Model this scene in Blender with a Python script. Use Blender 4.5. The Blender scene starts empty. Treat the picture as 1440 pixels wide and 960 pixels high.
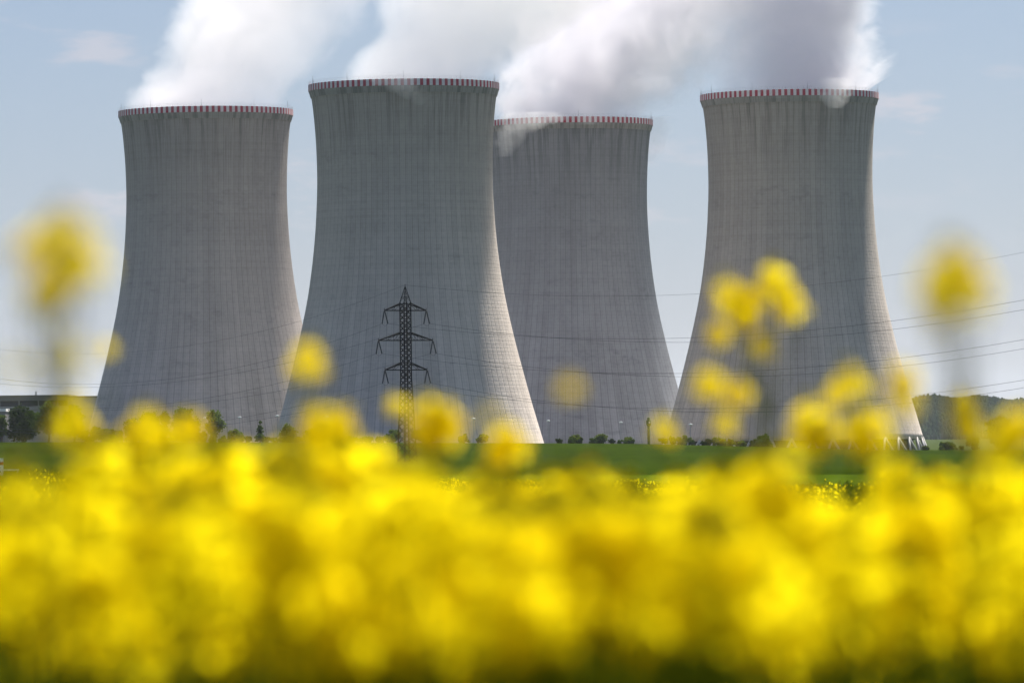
import bpy, math, random
import numpy as np
from mathutils import Vector, Matrix, noise as mnoise

random.seed(11)
rng = np.random.default_rng(11)
PI = math.pi
R = math.radians
scene = bpy.context.scene
COL = scene.collection

# ------------------------------------------------------------------ camera
EYE = 1.45
F = 8000.0                      # focal length in pixels of the 1440-wide photograph
TILT = math.atan(132 / F)
ROLL = R(-0.7)
cam_d = bpy.data.cameras.new('camera')
cam = bpy.data.objects.new('camera', cam_d)
COL.objects.link(cam)
cam_d.lens = 200.0
cam_d.sensor_width = 36.0
cam_d.clip_start = 0.1
cam_d.clip_end = 60000
cam.matrix_world = Matrix.Translation((0, 0, EYE)) @ Matrix.Rotation(PI / 2 + TILT, 4, 'X') @ Matrix.Rotation(ROLL, 4, 'Z')
cam_d.dof.use_dof = True
cam_d.dof.focus_distance = 1500
cam_d.dof.aperture_fstop = 5.6
cam_d.dof.aperture_blades = 0
scene.camera = cam
CM = cam.matrix_world.copy()


def at(px, py, Y):
    """point at depth Y (metres along +Y) seen at a pixel of the 1440x960 photograph"""
    d = CM.to_3x3() @ Vector(((px - 720) / F, -(py - 480) / F, -1))
    return Vector((0, 0, EYE)) + d * (Y / d.y)


def project(p):
    q = CM.inverted() @ Vector(p)
    return 720 + F * q.x / -q.z, 480 - F * q.y / -q.z


# ------------------------------------------------------------------ helpers
def set_tags(o, label=None, cat=None, group=None, kind=None):
    if label: o['label'] = label
    if cat: o['category'] = cat
    if group: o['group'] = group
    if kind: o['kind'] = kind
    return o


def empty(name, loc, rz=0.0):
    o = bpy.data.objects.new(name, None)
    o.empty_display_size = 0.1
    COL.objects.link(o)
    o.location = loc
    o.rotation_euler = (0, 0, rz)
    return o


def link_mesh(name, me, parent=None):
    o = bpy.data.objects.new(name, me)
    COL.objects.link(o)
    if parent: o.parent = parent
    return o


def np_mesh(name, V, Q, mats, midx=None, smooth=False):
    """mesh of quads (or triangles) straight from numpy arrays"""
    V = np.asarray(V, dtype=np.float32).reshape(-1, 3)
    Q = np.asarray(Q, dtype=np.int32)
    k = Q.shape[1]
    me = bpy.data.meshes.new(name)
    me.vertices.add(len(V)); me.vertices.foreach_set('co', V.ravel())
    me.loops.add(Q.size); me.loops.foreach_set('vertex_index', Q.ravel())
    me.polygons.add(len(Q))
    me.polygons.foreach_set('loop_start', np.arange(0, Q.size, k, dtype=np.int32))
    for m in (mats if isinstance(mats, (list, tuple)) else [mats]): me.materials.append(m)
    if midx is not None: me.polygons.foreach_set('material_index', np.asarray(midx, dtype=np.int32))
    if smooth: me.polygons.foreach_set('use_smooth', np.ones(len(Q), dtype=bool))
    me.update(calc_edges=True)
    me.validate()
    return me


class MB:
    """collects shapes (quads) into one mesh"""
    def __init__(self): self.v = []; self.f = []; self.m = []
    def add(self, verts, faces, mi=0):
        b = len(self.v)
        self.v += [tuple(p) for p in verts]
        self.f += [tuple(b + i for i in q) for q in faces]
        self.m += [mi] * len(faces)
    def box(self, x0, x1, y0, y1, z0, z1, mi=0):
        v = [(x0, y0, z0), (x1, y0, z0), (x1, y1, z0), (x0, y1, z0), (x0, y0, z1), (x1, y0, z1), (x1, y1, z1), (x0, y1, z1)]
        self.add(v, [(0, 3, 2, 1), (4, 5, 6, 7), (0, 1, 5, 4), (1, 2, 6, 5), (2, 3, 7, 6), (3, 0, 4, 7)], mi)
    def bar(self, a, b, r0, r1=None, n=4, mi=0):
        self.tube([a, b], [r0, r1 if r1 is not None else r0], n, mi)
    def tube(self, pts, rad, n=6, mi=0, cap=True):
        pts = [Vector(p) for p in pts]
        rad = list(rad) if hasattr(rad, '__len__') else [rad] * len(pts)
        vs = []
        up = None
        for i, p in enumerate(pts):
            t = (pts[min(i + 1, len(pts) - 1)] - pts[max(i - 1, 0)])
            t = t.normalized() if t.length > 1e-9 else Vector((0, 0, 1))
            ref = up if up is not None else (Vector((1, 0, 0)) if abs(t.x) < 0.8 else Vector((0, 1, 0)))
            a = (ref - t * ref.dot(t))
            if a.length < 1e-6: a = t.orthogonal()
            a.normalize(); up = a
            b = t.cross(a)
            for k in range(n):
                th = 2 * PI * (k + 0.5) / n
                vs.append(p + (a * math.cos(th) + b * math.sin(th)) * rad[i])
        fs = []
        for i in range(len(pts) - 1):
            for k in range(n):
                k2 = (k + 1) % n
                fs.append((i * n + k, i * n + k2, (i + 1) * n + k2, (i + 1) * n + k))
        if cap:
            fs.append(tuple(reversed(range(n)))); fs.append(tuple(range((len(pts) - 1) * n, len(pts) * n)))
        self.add(vs, fs, mi)
    def lathe(self, prof, n=32, mi=0, closed=False):
        vs = []
        for r, z in prof:
            for k in range(n):
                th = 2 * PI * k / n
                vs.append((r * math.cos(th), r * math.sin(th), z))
        fs = []
        m = len(prof)
        for i in range(m if closed else m - 1):
            j = (i + 1) % m
            for k in range(n):
                k2 = (k + 1) % n
                fs.append((i * n + k, i * n + k2, j * n + k2, j * n + k))
        self.add(vs, fs, mi)
    def mesh(self, name, mats, smooth=False):
        me = bpy.data.meshes.new(name)
        me.from_pydata(self.v, [], self.f)
        for m in (mats if isinstance(mats, (list, tuple)) else [mats]): me.materials.append(m)
        me.polygons.foreach_set('material_index', self.m)
        if smooth: me.polygons.foreach_set('use_smooth', [True] * len(self.f))
        me.update()
        return me
    def build(self, name, mats, parent=None, smooth=False):
        return link_mesh(name, self.mesh(name, mats, smooth), parent)


def copy_tree(o, parent=None):
    c = o.copy(); COL.objects.link(c)
    if parent: c.parent = parent
    for ch in list(o.children): copy_tree(ch, c)
    return c


# ------------------------------------------------------------------ materials
class NT:
    def __init__(self, name):
        self.mat = bpy.data.materials.new(name); self.mat.use_nodes = True
        self.t = self.mat.node_tree; self.t.nodes.clear()
        self.out = self.t.nodes.new('ShaderNodeOutputMaterial')
    def n(self, typ, **kw):
        nd = self.t.nodes.new(typ)
        for k, v in kw.items():
            if k in nd.inputs.keys() and not hasattr(nd, k): nd.inputs[k].default_value = v
            else: setattr(nd, k, v)
        return nd
    def l(self, a, b): self.t.links.new(a, b)
    def math(self, op, a, b=None, c=None, clamp=False):
        nd = self.t.nodes.new('ShaderNodeMath'); nd.operation = op; nd.use_clamp = clamp
        for i, x in enumerate((a, b, c)):
            if x is None: continue
            if hasattr(x, 'is_output'): self.l(x, nd.inputs[i])
            else: nd.inputs[i].default_value = x
        return nd.outputs[0]
    def mix(self, fac, a, b, blend='MIX'):
        nd = self.t.nodes.new('ShaderNodeMix'); nd.data_type = 'RGBA'; nd.blend_type = blend
        for s, x in ((nd.inputs[0], fac), (nd.inputs[6], a), (nd.inputs[7], b)):
            if hasattr(x, 'is_output'): self.l(x, s)
            elif isinstance(x, (int, float)): s.default_value = x
            else: s.default_value = (*x, 1)
        return nd.outputs[2]
    def noise(self, vec, scale, detail=4, rough=0.55):
        nd = self.t.nodes.new('ShaderNodeTexNoise')
        nd.inputs['Scale'].default_value = scale; nd.inputs['Detail'].default_value = detail
        nd.inputs['Roughness'].default_value = rough
        if vec is not None: self.l(vec, nd.inputs['Vector'])
        return nd.outputs['Fac']
    def ramp(self, fac, lo, hi):
        nd = self.t.nodes.new('ShaderNodeMapRange'); nd.interpolation_type = 'SMOOTHSTEP'
        nd.inputs['From Min'].default_value = lo; nd.inputs['From Max'].default_value = hi
        self.l(fac, nd.inputs['Value'])
        return nd.outputs[0]
    def principled(self, color, rough=0.8, normal=None, metallic=0.0, spec=0.3):
        b = self.t.nodes.new('ShaderNodeBsdfPrincipled')
        if hasattr(color, 'is_output'): self.l(color, b.inputs['Base Color'])
        else: b.inputs['Base Color'].default_value = (*color, 1)
        b.inputs['Roughness'].default_value = rough
        b.inputs['Metallic'].default_value = metallic
        b.inputs['Specular IOR Level'].default_value = spec
        if normal is not None: self.l(normal, b.inputs['Normal'])
        self.l(b.outputs[0], self.out.inputs['Surface'])
        return b


def simple(name, color, rough=0.8, var=0.25, scale=3.0, metallic=0.0, spec=0.15):
    t = NT(name)
    co = t.n('ShaderNodeTexCoord').outputs['Object']
    nz = t.noise(co, scale, 5)
    c = t.mix(nz, [x * (1 - var) for x in color], [min(1, x * (1 + var)) for x in color])
    t.principled(c, rough, metallic=metallic, spec=spec)
    return t.mat


def concrete_material():
    t = NT('ribbed_concrete')
    co = t.n('ShaderNodeTexCoord').outputs['Object']
    info = t.n('ShaderNodeObjectInfo')
    sep = t.n('ShaderNodeSeparateXYZ'); t.l(co, sep.inputs[0])
    X, Y, Z = sep.outputs
    ang = t.math('ARCTAN2', Y, X)
    u = t.math('MULTIPLY', ang, 96 / (2 * PI))
    rnd = t.math('MULTIPLY', info.outputs['Random'], 977.0)
    # unrolled coordinates: 36 m per radian round the shell
    comb = t.n('ShaderNodeCombineXYZ')
    t.l(t.math('MULTIPLY', ang, 34.0), comb.inputs[0]); t.l(Z, comb.inputs[1]); t.l(rnd, comb.inputs[2])
    uv = comb.outputs[0]

    def scaled(sx, sy):
        m = t.n('ShaderNodeMapping'); m.inputs['Scale'].default_value = (sx, sy, 1)
        t.l(uv, m.inputs['Vector']); return m.outputs[0]
    # meridional ribs
    fr = t.math('FRACT', u)
    dist = t.math('ABSOLUTE', t.math('SUBTRACT', fr, 0.5))
    rib = t.ramp(dist, 0.025, 0.09)                       # 0 on a rib joint, 1 away from it
    fr2 = t.math('FRACT', t.math('MULTIPLY', u, 3.0))
    rib2 = t.ramp(t.math('ABSOLUTE', t.math('SUBTRACT', fr2, 0.5)), 0.03, 0.16)
    # pour lifts of 1.2 m
    lift = t.math('FRACT', t.math('DIVIDE', Z, 1.25))
    lline = t.ramp(t.math('ABSOLUTE', t.math('SUBTRACT', lift, 0.5)), 0.02, 0.14)
    # every formwork panel has its own tone
    wn = t.n('ShaderNodeTexWhiteNoise'); wn.noise_dimensions = '3D'
    cell = t.n('ShaderNodeCombineXYZ')
    t.l(t.math('FLOOR', t.math('MULTIPLY', u, 1.5)), cell.inputs[0]); t.l(t.math('FLOOR', t.math('DIVIDE', Z, 1.25)), cell.inputs[1]); t.l(rnd, cell.inputs[2])
    t.l(cell.outputs[0], wn.inputs['Vector'])
    wn2 = t.n('ShaderNodeTexWhiteNoise'); wn2.noise_dimensions = '2D'
    cell2 = t.n('ShaderNodeCombineXYZ')
    t.l(t.math('FLOOR', t.math('DIVIDE', Z, 1.25)), cell2.inputs[0]); t.l(rnd, cell2.inputs[1])
    t.l(cell2.outputs[0], wn2.inputs['Vector'])
    wn3 = t.n('ShaderNodeTexWhiteNoise'); wn3.noise_dimensions = '2D'
    cell3 = t.n('ShaderNodeCombineXYZ')
    t.l(t.math('FLOOR', t.math('ADD', u, 0.5)), cell3.inputs[0]); t.l(rnd, cell3.inputs[1])
    t.l(cell3.outputs[0], wn3.inputs['Vector'])
    streak = t.noise(scaled(0.35, 0.018), 1.0, 6, 0.6)
    patch = t.noise(scaled(0.035, 0.03), 1.0, 5, 0.6)
    blot = t.noise(scaled(0.16, 0.34), 1.0, 5, 0.62)
    fine = t.noise(scaled(0.9, 0.9), 1.0, 4, 0.6)
    f = t.math('ADD', t.math('MULTIPLY', streak, 0.42), t.math('MULTIPLY', patch, 0.42))
    f = t.math('ADD', f, t.math('MULTIPLY', fine, 0.16))
    f = t.ramp(f, 0.34, 0.66)
    base = t.mix(f, (0.405, 0.375, 0.350), (0.600, 0.560, 0.525))
    # streaky tone, darker towards the rim, and a paler foot
    hz = t.n('ShaderNodeMapRange'); hz.inputs['From Min'].default_value = 8; hz.inputs['From Max'].default_value = 125
    hz.inputs['To Min'].default_value = 0.0; hz.inputs['To Max'].default_value = 1.0
    t.l(Z, hz.inputs['Value'])
    rim_dark = t.math('MULTIPLY', hz.outputs[0], t.math('ADD', 0.50, t.math('MULTIPLY', streak, 0.60)))
    base = t.mix(rim_dark, base, (0.255, 0.242, 0.222))
    top = t.n('ShaderNodeMapRange'); top.inputs['From Min'].default_value = 100; top.inputs['From Max'].default_value = 131
    t.l(Z, top.inputs['Value'])
    drip = t.noise(scaled(0.55, 0.03), 1.0, 4, 0.6)
    dr = t.math('MULTIPLY', t.ramp(drip, 0.46, 0.64), t.math('MULTIPLY', top.outputs[0], 0.62))
    base = t.mix(dr, base, (0.07, 0.07, 0.07))
    # repaired, darker blotches in irregular bands
    band = t.noise(scaled(0.02, 0.09), 1.0, 3, 0.5)
    bl = t.math('MULTIPLY', t.ramp(blot, 0.50, 0.74), t.ramp(band, 0.46, 0.62))
    base = t.mix(t.math('MULTIPLY', bl, 0.30), base, (0.12, 0.118, 0.118))
    # a few pale lime spots
    sp = t.noise(scaled(0.5, 0.9), 1.0, 2, 0.5)
    spz = t.math('MULTIPLY', t.ramp(sp, 0.74, 0.80), t.ramp(t.noise(scaled(0.03, 0.06), 1.0, 2, 0.5), 0.62, 0.70))
    base = t.mix(t.math('MULTIPLY', spz, 0.6), base, (0.5, 0.49, 0.47))
    tone = t.math('ADD', 0.90, t.math('ADD', t.math('MULTIPLY', wn.outputs[0], 0.07), t.math('ADD', t.math('MULTIPLY', wn2.outputs[0], 0.07), t.math('MULTIPLY', wn3.outputs[0], 0.10))))
    ribv = t.math('ADD', 0.80, t.math('MULTIPLY', rib, 0.20))
    rib2v = t.math('ADD', 0.90, t.math('MULTIPLY', rib2, 0.10))
    liftv = t.math('ADD', 0.94, t.math('MULTIPLY', lline, 0.06))
    val = t.math('MULTIPLY', t.math('MULTIPLY', tone, ribv), t.math('MULTIPLY', rib2v, liftv))
    cv = t.n('ShaderNodeCombineColor')
    for i in range(3): t.l(val, cv.inputs[i])
    col = t.mix(1.0, t.mix(1.0, base, info.outputs['Color'], 'MULTIPLY'), cv.outputs[0], 'MULTIPLY')
    h = t.math('ADD', t.math('MULTIPLY', rib, 0.25), t.math('ADD', t.math('MULTIPLY', lline, 0.05), t.math('MULTIPLY', fine, 0.12)))
    bp = t.n('ShaderNodeBump'); bp.inputs['Strength'].default_value = 0.5; bp.inputs['Distance'].default_value = 1.0
    t.l(h, bp.inputs['Height'])
    t.principled(col, 0.9, bp.outputs[0], spec=0.2)
    return t.mat


def rim_material():
    t = NT('red_and_white_warning_paint')
    co = t.n('ShaderNodeTexCoord').outputs['Object']
    sep = t.n('ShaderNodeSeparateXYZ'); t.l(co, sep.inputs[0])
    ang = t.math('ARCTAN2', sep.outputs[1], sep.outputs[0])
    u = t.math('MULTIPLY', t.math('ADD', ang, PI + 0.013), 94 / (2 * PI))
    par = t.math('LESS_THAN', t.math('FRACT', u), 0.5)
    nz = t.noise(co, 0.35, 5, 0.6)
    nf = t.noise(co, 2.2, 4, 0.6)
    wh = t.mix(nf, (0.55, 0.50, 0.50), (0.80, 0.76, 0.76))
    rd = t.mix(nf, (0.28, 0.010, 0.03), (0.46, 0.025, 0.06))
    c = t.mix(par, wh, rd)
    c = t.mix(t.math('MULTIPLY', t.ramp(nz, 0.45, 0.8), 0.35), c, (0.3, 0.27, 0.26))
    t.principled(c, 0.7)
    return t.mat


def petal_material():
    t = NT('rapeseed_petal')
    geo = t.n('ShaderNodeNewGeometry')
    info = t.n('ShaderNodeObjectInfo')
    f = t.math('FRACT', t.math('ADD', geo.outputs['Random Per Island'], info.outputs['Random']))
    c = t.mix(f, (0.86, 0.70, 0.004), (0.95, 0.82, 0.010))
    d = t.n('ShaderNodeBsdfDiffuse'); t.l(c, d.inputs['Color'])
    tr = t.n('ShaderNodeBsdfTranslucent'); t.l(c, tr.inputs['Color'])
    mx = t.n('ShaderNodeMixShader'); mx.inputs[0].default_value = 0.6
    t.l(d.outputs[0], mx.inputs[1]); t.l(tr.outputs[0], mx.inputs[2])
    t.l(mx.outputs[0], t.out.inputs['Surface'])
    return t.mat


def leaf_material(name, c0, c1, trans=0.4, scale=1.5):
    t = NT(name)
    geo = t.n('ShaderNodeNewGeometry')
    co = t.n('ShaderNodeTexCoord').outputs['Object']
    nz = t.noise(co, scale, 3)
    f = t.math('ADD', t.math('MULTIPLY', geo.outputs['Random Per Island'], 0.6), t.math('MULTIPLY', nz, 0.4))
    c = t.mix(f, c0, c1)
    d = t.n('ShaderNodeBsdfDiffuse'); t.l(c, d.inputs['Color'])
    tr = t.n('ShaderNodeBsdfTranslucent'); t.l(c, tr.inputs['Color'])
    mx = t.n('ShaderNodeMixShader'); mx.inputs[0].default_value = trans
    t.l(d.outputs[0], mx.inputs[1]); t.l(tr.outputs[0], mx.inputs[2])
    t.l(mx.outputs[0], t.out.inputs['Surface'])
    return t.mat


def ground_material():
    t = NT('field_ground')
    co = t.n('ShaderNodeTexCoord').outputs['Object']
    sep = t.n('ShaderNodeSeparateXYZ'); t.l(co, sep.inputs[0])
    X, Y, Z = sep.outputs
    m = t.n('ShaderNodeMapping'); m.inputs['Scale'].default_value = (0.02, 0.006, 1); t.l(co, m.inputs['Vector'])
    big = t.noise(m.outputs[0], 1.0, 5, 0.6)
    m2 = t.n('ShaderNodeMapping'); m2.inputs['Scale'].default_value = (0.35, 0.02, 1); t.l(co, m2.inputs['Vector'])
    rows = t.noise(m2.outputs[0], 1.0, 4, 0.6)
    fine = t.noise(co, 0.6, 5, 0.65)
    g = t.math('ADD', t.math('MULTIPLY', big, 0.5), t.math('ADD', t.math('MULTIPLY', rows, 0.3), t.math('MULTIPLY', fine, 0.2)))
    g = t.ramp(g, 0.3, 0.7)
    crop = t.mix(g, (0.009, 0.018, 0.0005), (0.026, 0.044, 0.0014))
    young = t.mix(g, (0.032, 0.058, 0.002), (0.055, 0.082, 0.004))
    rough = t.mix(fine, (0.025, 0.040, 0.010), (0.050, 0.065, 0.018))
    soil = t.mix(fine, (0.030, 0.028, 0.010), (0.070, 0.062, 0.022))
    lim = t.math('ADD', Y, t.math('MULTIPLY', X, -1.4))
    c = t.mix(t.math('GREATER_THAN', lim, 640.0), young, crop)
    c = t.mix(t.math('LESS_THAN', Y, 268.0), c, soil)
    c = t.mix(t.math('GREATER_THAN', Y, 1560.0), c, rough)
    bp = t.n('ShaderNodeBump'); bp.inputs['Strength'].default_value = 0.6; bp.inputs['Distance'].default_value = 0.3
    t.l(fine, bp.inputs['Height'])
    t.principled(c, 1.0, bp.outputs[0], spec=0.0)
    return t.mat


M_CONC = concrete_material()
M_RIM = rim_material()
M_PETAL = petal_material()
M_BUD = leaf_material('rapeseed_bud', (0.30, 0.30, 0.02), (0.50, 0.44, 0.02), 0.25, 60)
M_STEM = leaf_material('rapeseed_stem', (0.085, 0.125, 0.008), (0.15, 0.19, 0.016), 0.2, 8)
M_RLEAF = leaf_material('rapeseed_leaf', (0.045, 0.075, 0.012), (0.09, 0.125, 0.02), 0.4, 6)
M_LEAFD = leaf_material('dark_tree_leaf', (0.018, 0.035, 0.010), (0.05, 0.075, 0.018), 0.3)
M_LEAFM = leaf_material('green_tree_leaf', (0.045, 0.085, 0.014), (0.10, 0.15, 0.025), 0.4)
M_LEAFL = leaf_material('spring_shrub_leaf', (0.075, 0.12, 0.018), (0.16, 0.20, 0.03), 0.4)
M_BARK = simple('bark', (0.09, 0.07, 0.05), 0.95, 0.4, 2)
M_STEEL = simple('weathered_pylon_steel', (0.010, 0.008, 0.008), 0.9, 0.9, 0.9, spec=0.02)
M_INSUL = simple('insulator_glaze', (0.02, 0.016, 0.016), 0.3, 0.3, 4)
M_WIRE = simple('cable_aluminium', (0.07, 0.07, 0.075), 0.6, 0.1, 1)
M_LEG = simple('pale_column_concrete', (0.42, 0.41, 0.39), 0.9, 0.15, 0.5)
M_FILL = simple('shade_dark_fill', (0.012, 0.012, 0.012), 0.95, 0.3, 0.5)
M_GALV = simple('galvanised_steel', (0.35, 0.36, 0.37), 0.5, 0.15, 2, 0.3)
M_WHITE = simple('white_paint', (0.80, 0.80, 0.78), 0.5, 0.05, 2)
M_REDP = simple('red_reflector', (0.45, 0.04, 0.02), 0.4, 0.1, 2)
M_GREENP = simple('dark_green_paint', (0.010, 0.085, 0.050), 0.35, 0.2, 1)
M_HALL = simple('pale_grey_cladding', (0.30, 0.30, 0.30), 0.8, 0.10, 0.2)
M_FASCIA = simple('grey_fascia_sheet', (0.17, 0.17, 0.165), 0.7, 0.15, 0.2)
M_DARKGL = simple('dark_window_band', (0.022, 0.022, 0.025), 0.25, 0.4, 0.3)

# ------------------------------------------------------------------ terrain
_ys = np.array([-200, 0, 60, 150, 250, 300, 700, 1000, 1100, 1480, 1560, 1760, 1850, 6000, 40000], float)
_zs = np.array([-1.45, -1.45, -1.80, -2.5, -3.25, -3.7, -4.6, -5.5, -5.1, -1.95, -2.0, -7.2, -7.8, -9.0, -40.0], float)
_fy = np.arange(-200, 40001, 10.0)
_fz = np.interp(_fy, _ys, _zs)
_k = np.ones(13) / 13
_fzs = np.convolve(np.pad(_fz, 6, mode='edge'), _k, mode='valid')
_sl = (np.array([-200, 0, 40, 250, 700, 1000, 1400, 1600, 1800, 40000], float), np.array([0, 0, -0.004, -0.032, -0.016, -0.012, 0, 0, 0, 0], float))


def terrain(x, y):
    """ground height; the camera stands at the origin, eye EYE above it"""
    x = np.asarray(x, float); y = np.asarray(y, float)
    z = np.interp(y, _fy, _fzs) + EYE
    xc = np.clip(x, -160, 160)
    z = z + np.interp(y, *_sl) * xc
    crest = np.interp(xc * 1500 / np.maximum(y, 1400), [-160, -116, 0, 34, 99, 140, 160], [2.0, 1.75, 0, -0.6, -3.1, -3.5, -3.5])
    w = np.interp(y, [1100, 1450, 1600, 1780], [0, 1, 1, 0])
    z = z + crest * w
    return z


def T(x, y): return float(terrain(x, y))


rows = np.unique(np.concatenate([np.arange(-60, 300, 4), np.arange(300, 2300, 16), np.geomspace(2300, 30000, 50)]))
us = np.sign(np.linspace(-1, 1, 121)) * np.abs(np.linspace(-1, 1, 121)) ** 1.6
hw = 90 + 0.6 * np.maximum(rows, 0)
GX = us[None, :] * hw[:, None]
GY = np.repeat(rows[:, None], len(us), 1)
GZ = terrain(GX, GY)
V = np.stack([GX, GY, GZ], -1).reshape(-1, 3)
nr, nc = len(rows), len(us)
ii = (np.arange(nr - 1)[:, None] * nc + np.arange(nc - 1)[None, :]).ravel()
Q = np.stack([ii, ii + 1, ii + nc + 1, ii + nc], -1)
g = link_mesh('ground', np_mesh('ground', V, Q, ground_material(), smooth=True))
set_tags(g, kind='structure')

# ------------------------------------------------------------------ cooling towers
RIMH = 131.5                          # rim above the ground
PROF = [(0, 32.3), (2.1, 32.0), (4.2, 31.6), (9.3, 31.05), (14.5, 30.6), (20, 30.25), (27, 30.05), (34, 30.0), (43, 30.4), (50, 30.85),
        (59, 31.75), (66.8, 32.8), (73, 33.8), (79.8, 35.2), (90.3, 37.6), (98, 39.6), (108, 42.2), (117, 44.8), (126.3, 47.5)]
BOT = RIMH - 126.3


def make_tower():
    root = empty('cooling_tower', (0, 0, 0))
    pz = np.array([p[0] for p in PROF]); pr = np.array([p[1] for p in PROF])
    dz = np.concatenate([np.linspace(0, 126.3, 64)])
    rr = np.interp(dz, pz, pr)
    rr = np.convolve(np.pad(rr, 2, mode='reflect', reflect_type='odd'), np.ones(5) / 5, mode='valid')
    outer = [(r, RIMH - d) for r, d in zip(rr, dz)]
    inner = [(r - 0.9, RIMH - d) for r, d in zip(rr, dz)]
    sh = MB(); sh.lathe(outer[::-1] + inner, 192, closed=True)
    sh.build('shell', M_CONC, root, smooth=True)
    # ring beam under the rim and the painted band round the walkway
    rb = MB()
    rb.lathe([(32.62, RIMH - 2.0), (32.75, RIMH - 2.0), (32.75, RIMH + 0.25), (31.3, RIMH + 0.25), (31.3, RIMH + 0.02), (32.62, RIMH + 0.02)], 192, closed=True)
    rb.build('rim_band', M_RIM, root)
    cb = MB(); cb.lathe([(31.95, RIMH - 4.2), (32.6, RIMH - 2.02), (32.6, RIMH - 0.02), (31.95, RIMH - 0.02)], 192, closed=True)
    cb.build('ring_beam', M_CONC, root, smooth=False)
    rl = MB()
    n = 94
    ring = [(32.5 * math.cos(2 * PI * k / n), 32.5 * math.sin(2 * PI * k / n)) for k in range(n + 1)]
    for k in range(n):
        x, y = ring[k]
        rl.bar((x, y, RIMH + 0.2), (x, y, RIMH + 1.3), 0.03)
    for h in (0.75, 1.3): rl.tube([(x, y, RIMH + h) for x, y in ring], 0.03, 4, cap=False)
    rl.build('railing', M_GALV, root)
    for k in range(10):
        th = 2 * PI * (k + 0.35) / 10
        lr = MB(); lr.bar((32.6 * math.cos(th), 32.6 * math.sin(th), RIMH), (32.6 * math.cos(th), 32.6 * math.sin(th), RIMH + 3.0), 0.09, 0.04, 5)
        lr.build('lightning_rod', M_GALV, root)
    # slanting supports: V shaped pairs
    for k in range(40):
        th = 2 * PI * k / 40; dth = 2 * PI / 80 * 0.82
        lg = MB()
        a = (47.0 * math.cos(th), 47.0 * math.sin(th), BOT + 0.6)
        for s in (-1, 1):
            b = (49.6 * math.cos(th + s * dth), 49.6 * math.sin(th + s * dth), -0.8)
            lg.bar(a, b, 0.42, 0.46, 8)
        lg.build('support_leg', M_LEG, root, smooth=True)
    fl = MB(); fl.lathe([(0.01, -0.5), (43.5, -0.5), (44.2, BOT + 9), (0.01, BOT + 9)], 96)
    fl.build('fill_pack', M_FILL, root)  # near-black drum: the shade inside the tower is put into its colour
    bs = MB(); bs.lathe([(51.6, -1.2), (51.6, 0.5), (51.0, 0.5), (51.0, -1.2)], 128, closed=True)
    bs.build('basin_wall', M_LEG, root)
    return root


# rim level centre in the photo, rim width in px
TW = [(289.3, 157.0, 243.8, 'shaded grey tower at far left of the row with steam rising from its striped rim'),
      (567.8, 120.0, 266.6, 'tallest looking concrete tower directly behind the lattice pylon, overlapping the darker one'),
      (800.0, 171.5, 234.6, 'bluish dark tower partly hidden behind the one with the pylon, lowest rim of the four'),
      (1109.9, 134.0, 249.2, 'right end tower with slanting legs showing at its sunlit foot')]
TC = []
proto = make_tower()
for i, (px, py, w, lab) in enumerate(TW):
    d = 64.9 * F / w
    c = at(px, py, d)
    o = proto if i == 0 else copy_tree(proto)
    o.location = (c.x, c.y, c.z - RIMH)
    o.rotation_euler = (0, 0, [0.1, 1.37, 2.71, 4.02][i])
    for ch in o.children:
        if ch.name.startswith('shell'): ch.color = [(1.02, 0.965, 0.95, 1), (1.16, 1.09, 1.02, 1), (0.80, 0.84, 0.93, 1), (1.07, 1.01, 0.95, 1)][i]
    set_tags(o, lab, 'cooling tower', 'cooling towers of the power plant')
    TC.append(Vector((c.x, c.y, c.z)))


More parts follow.
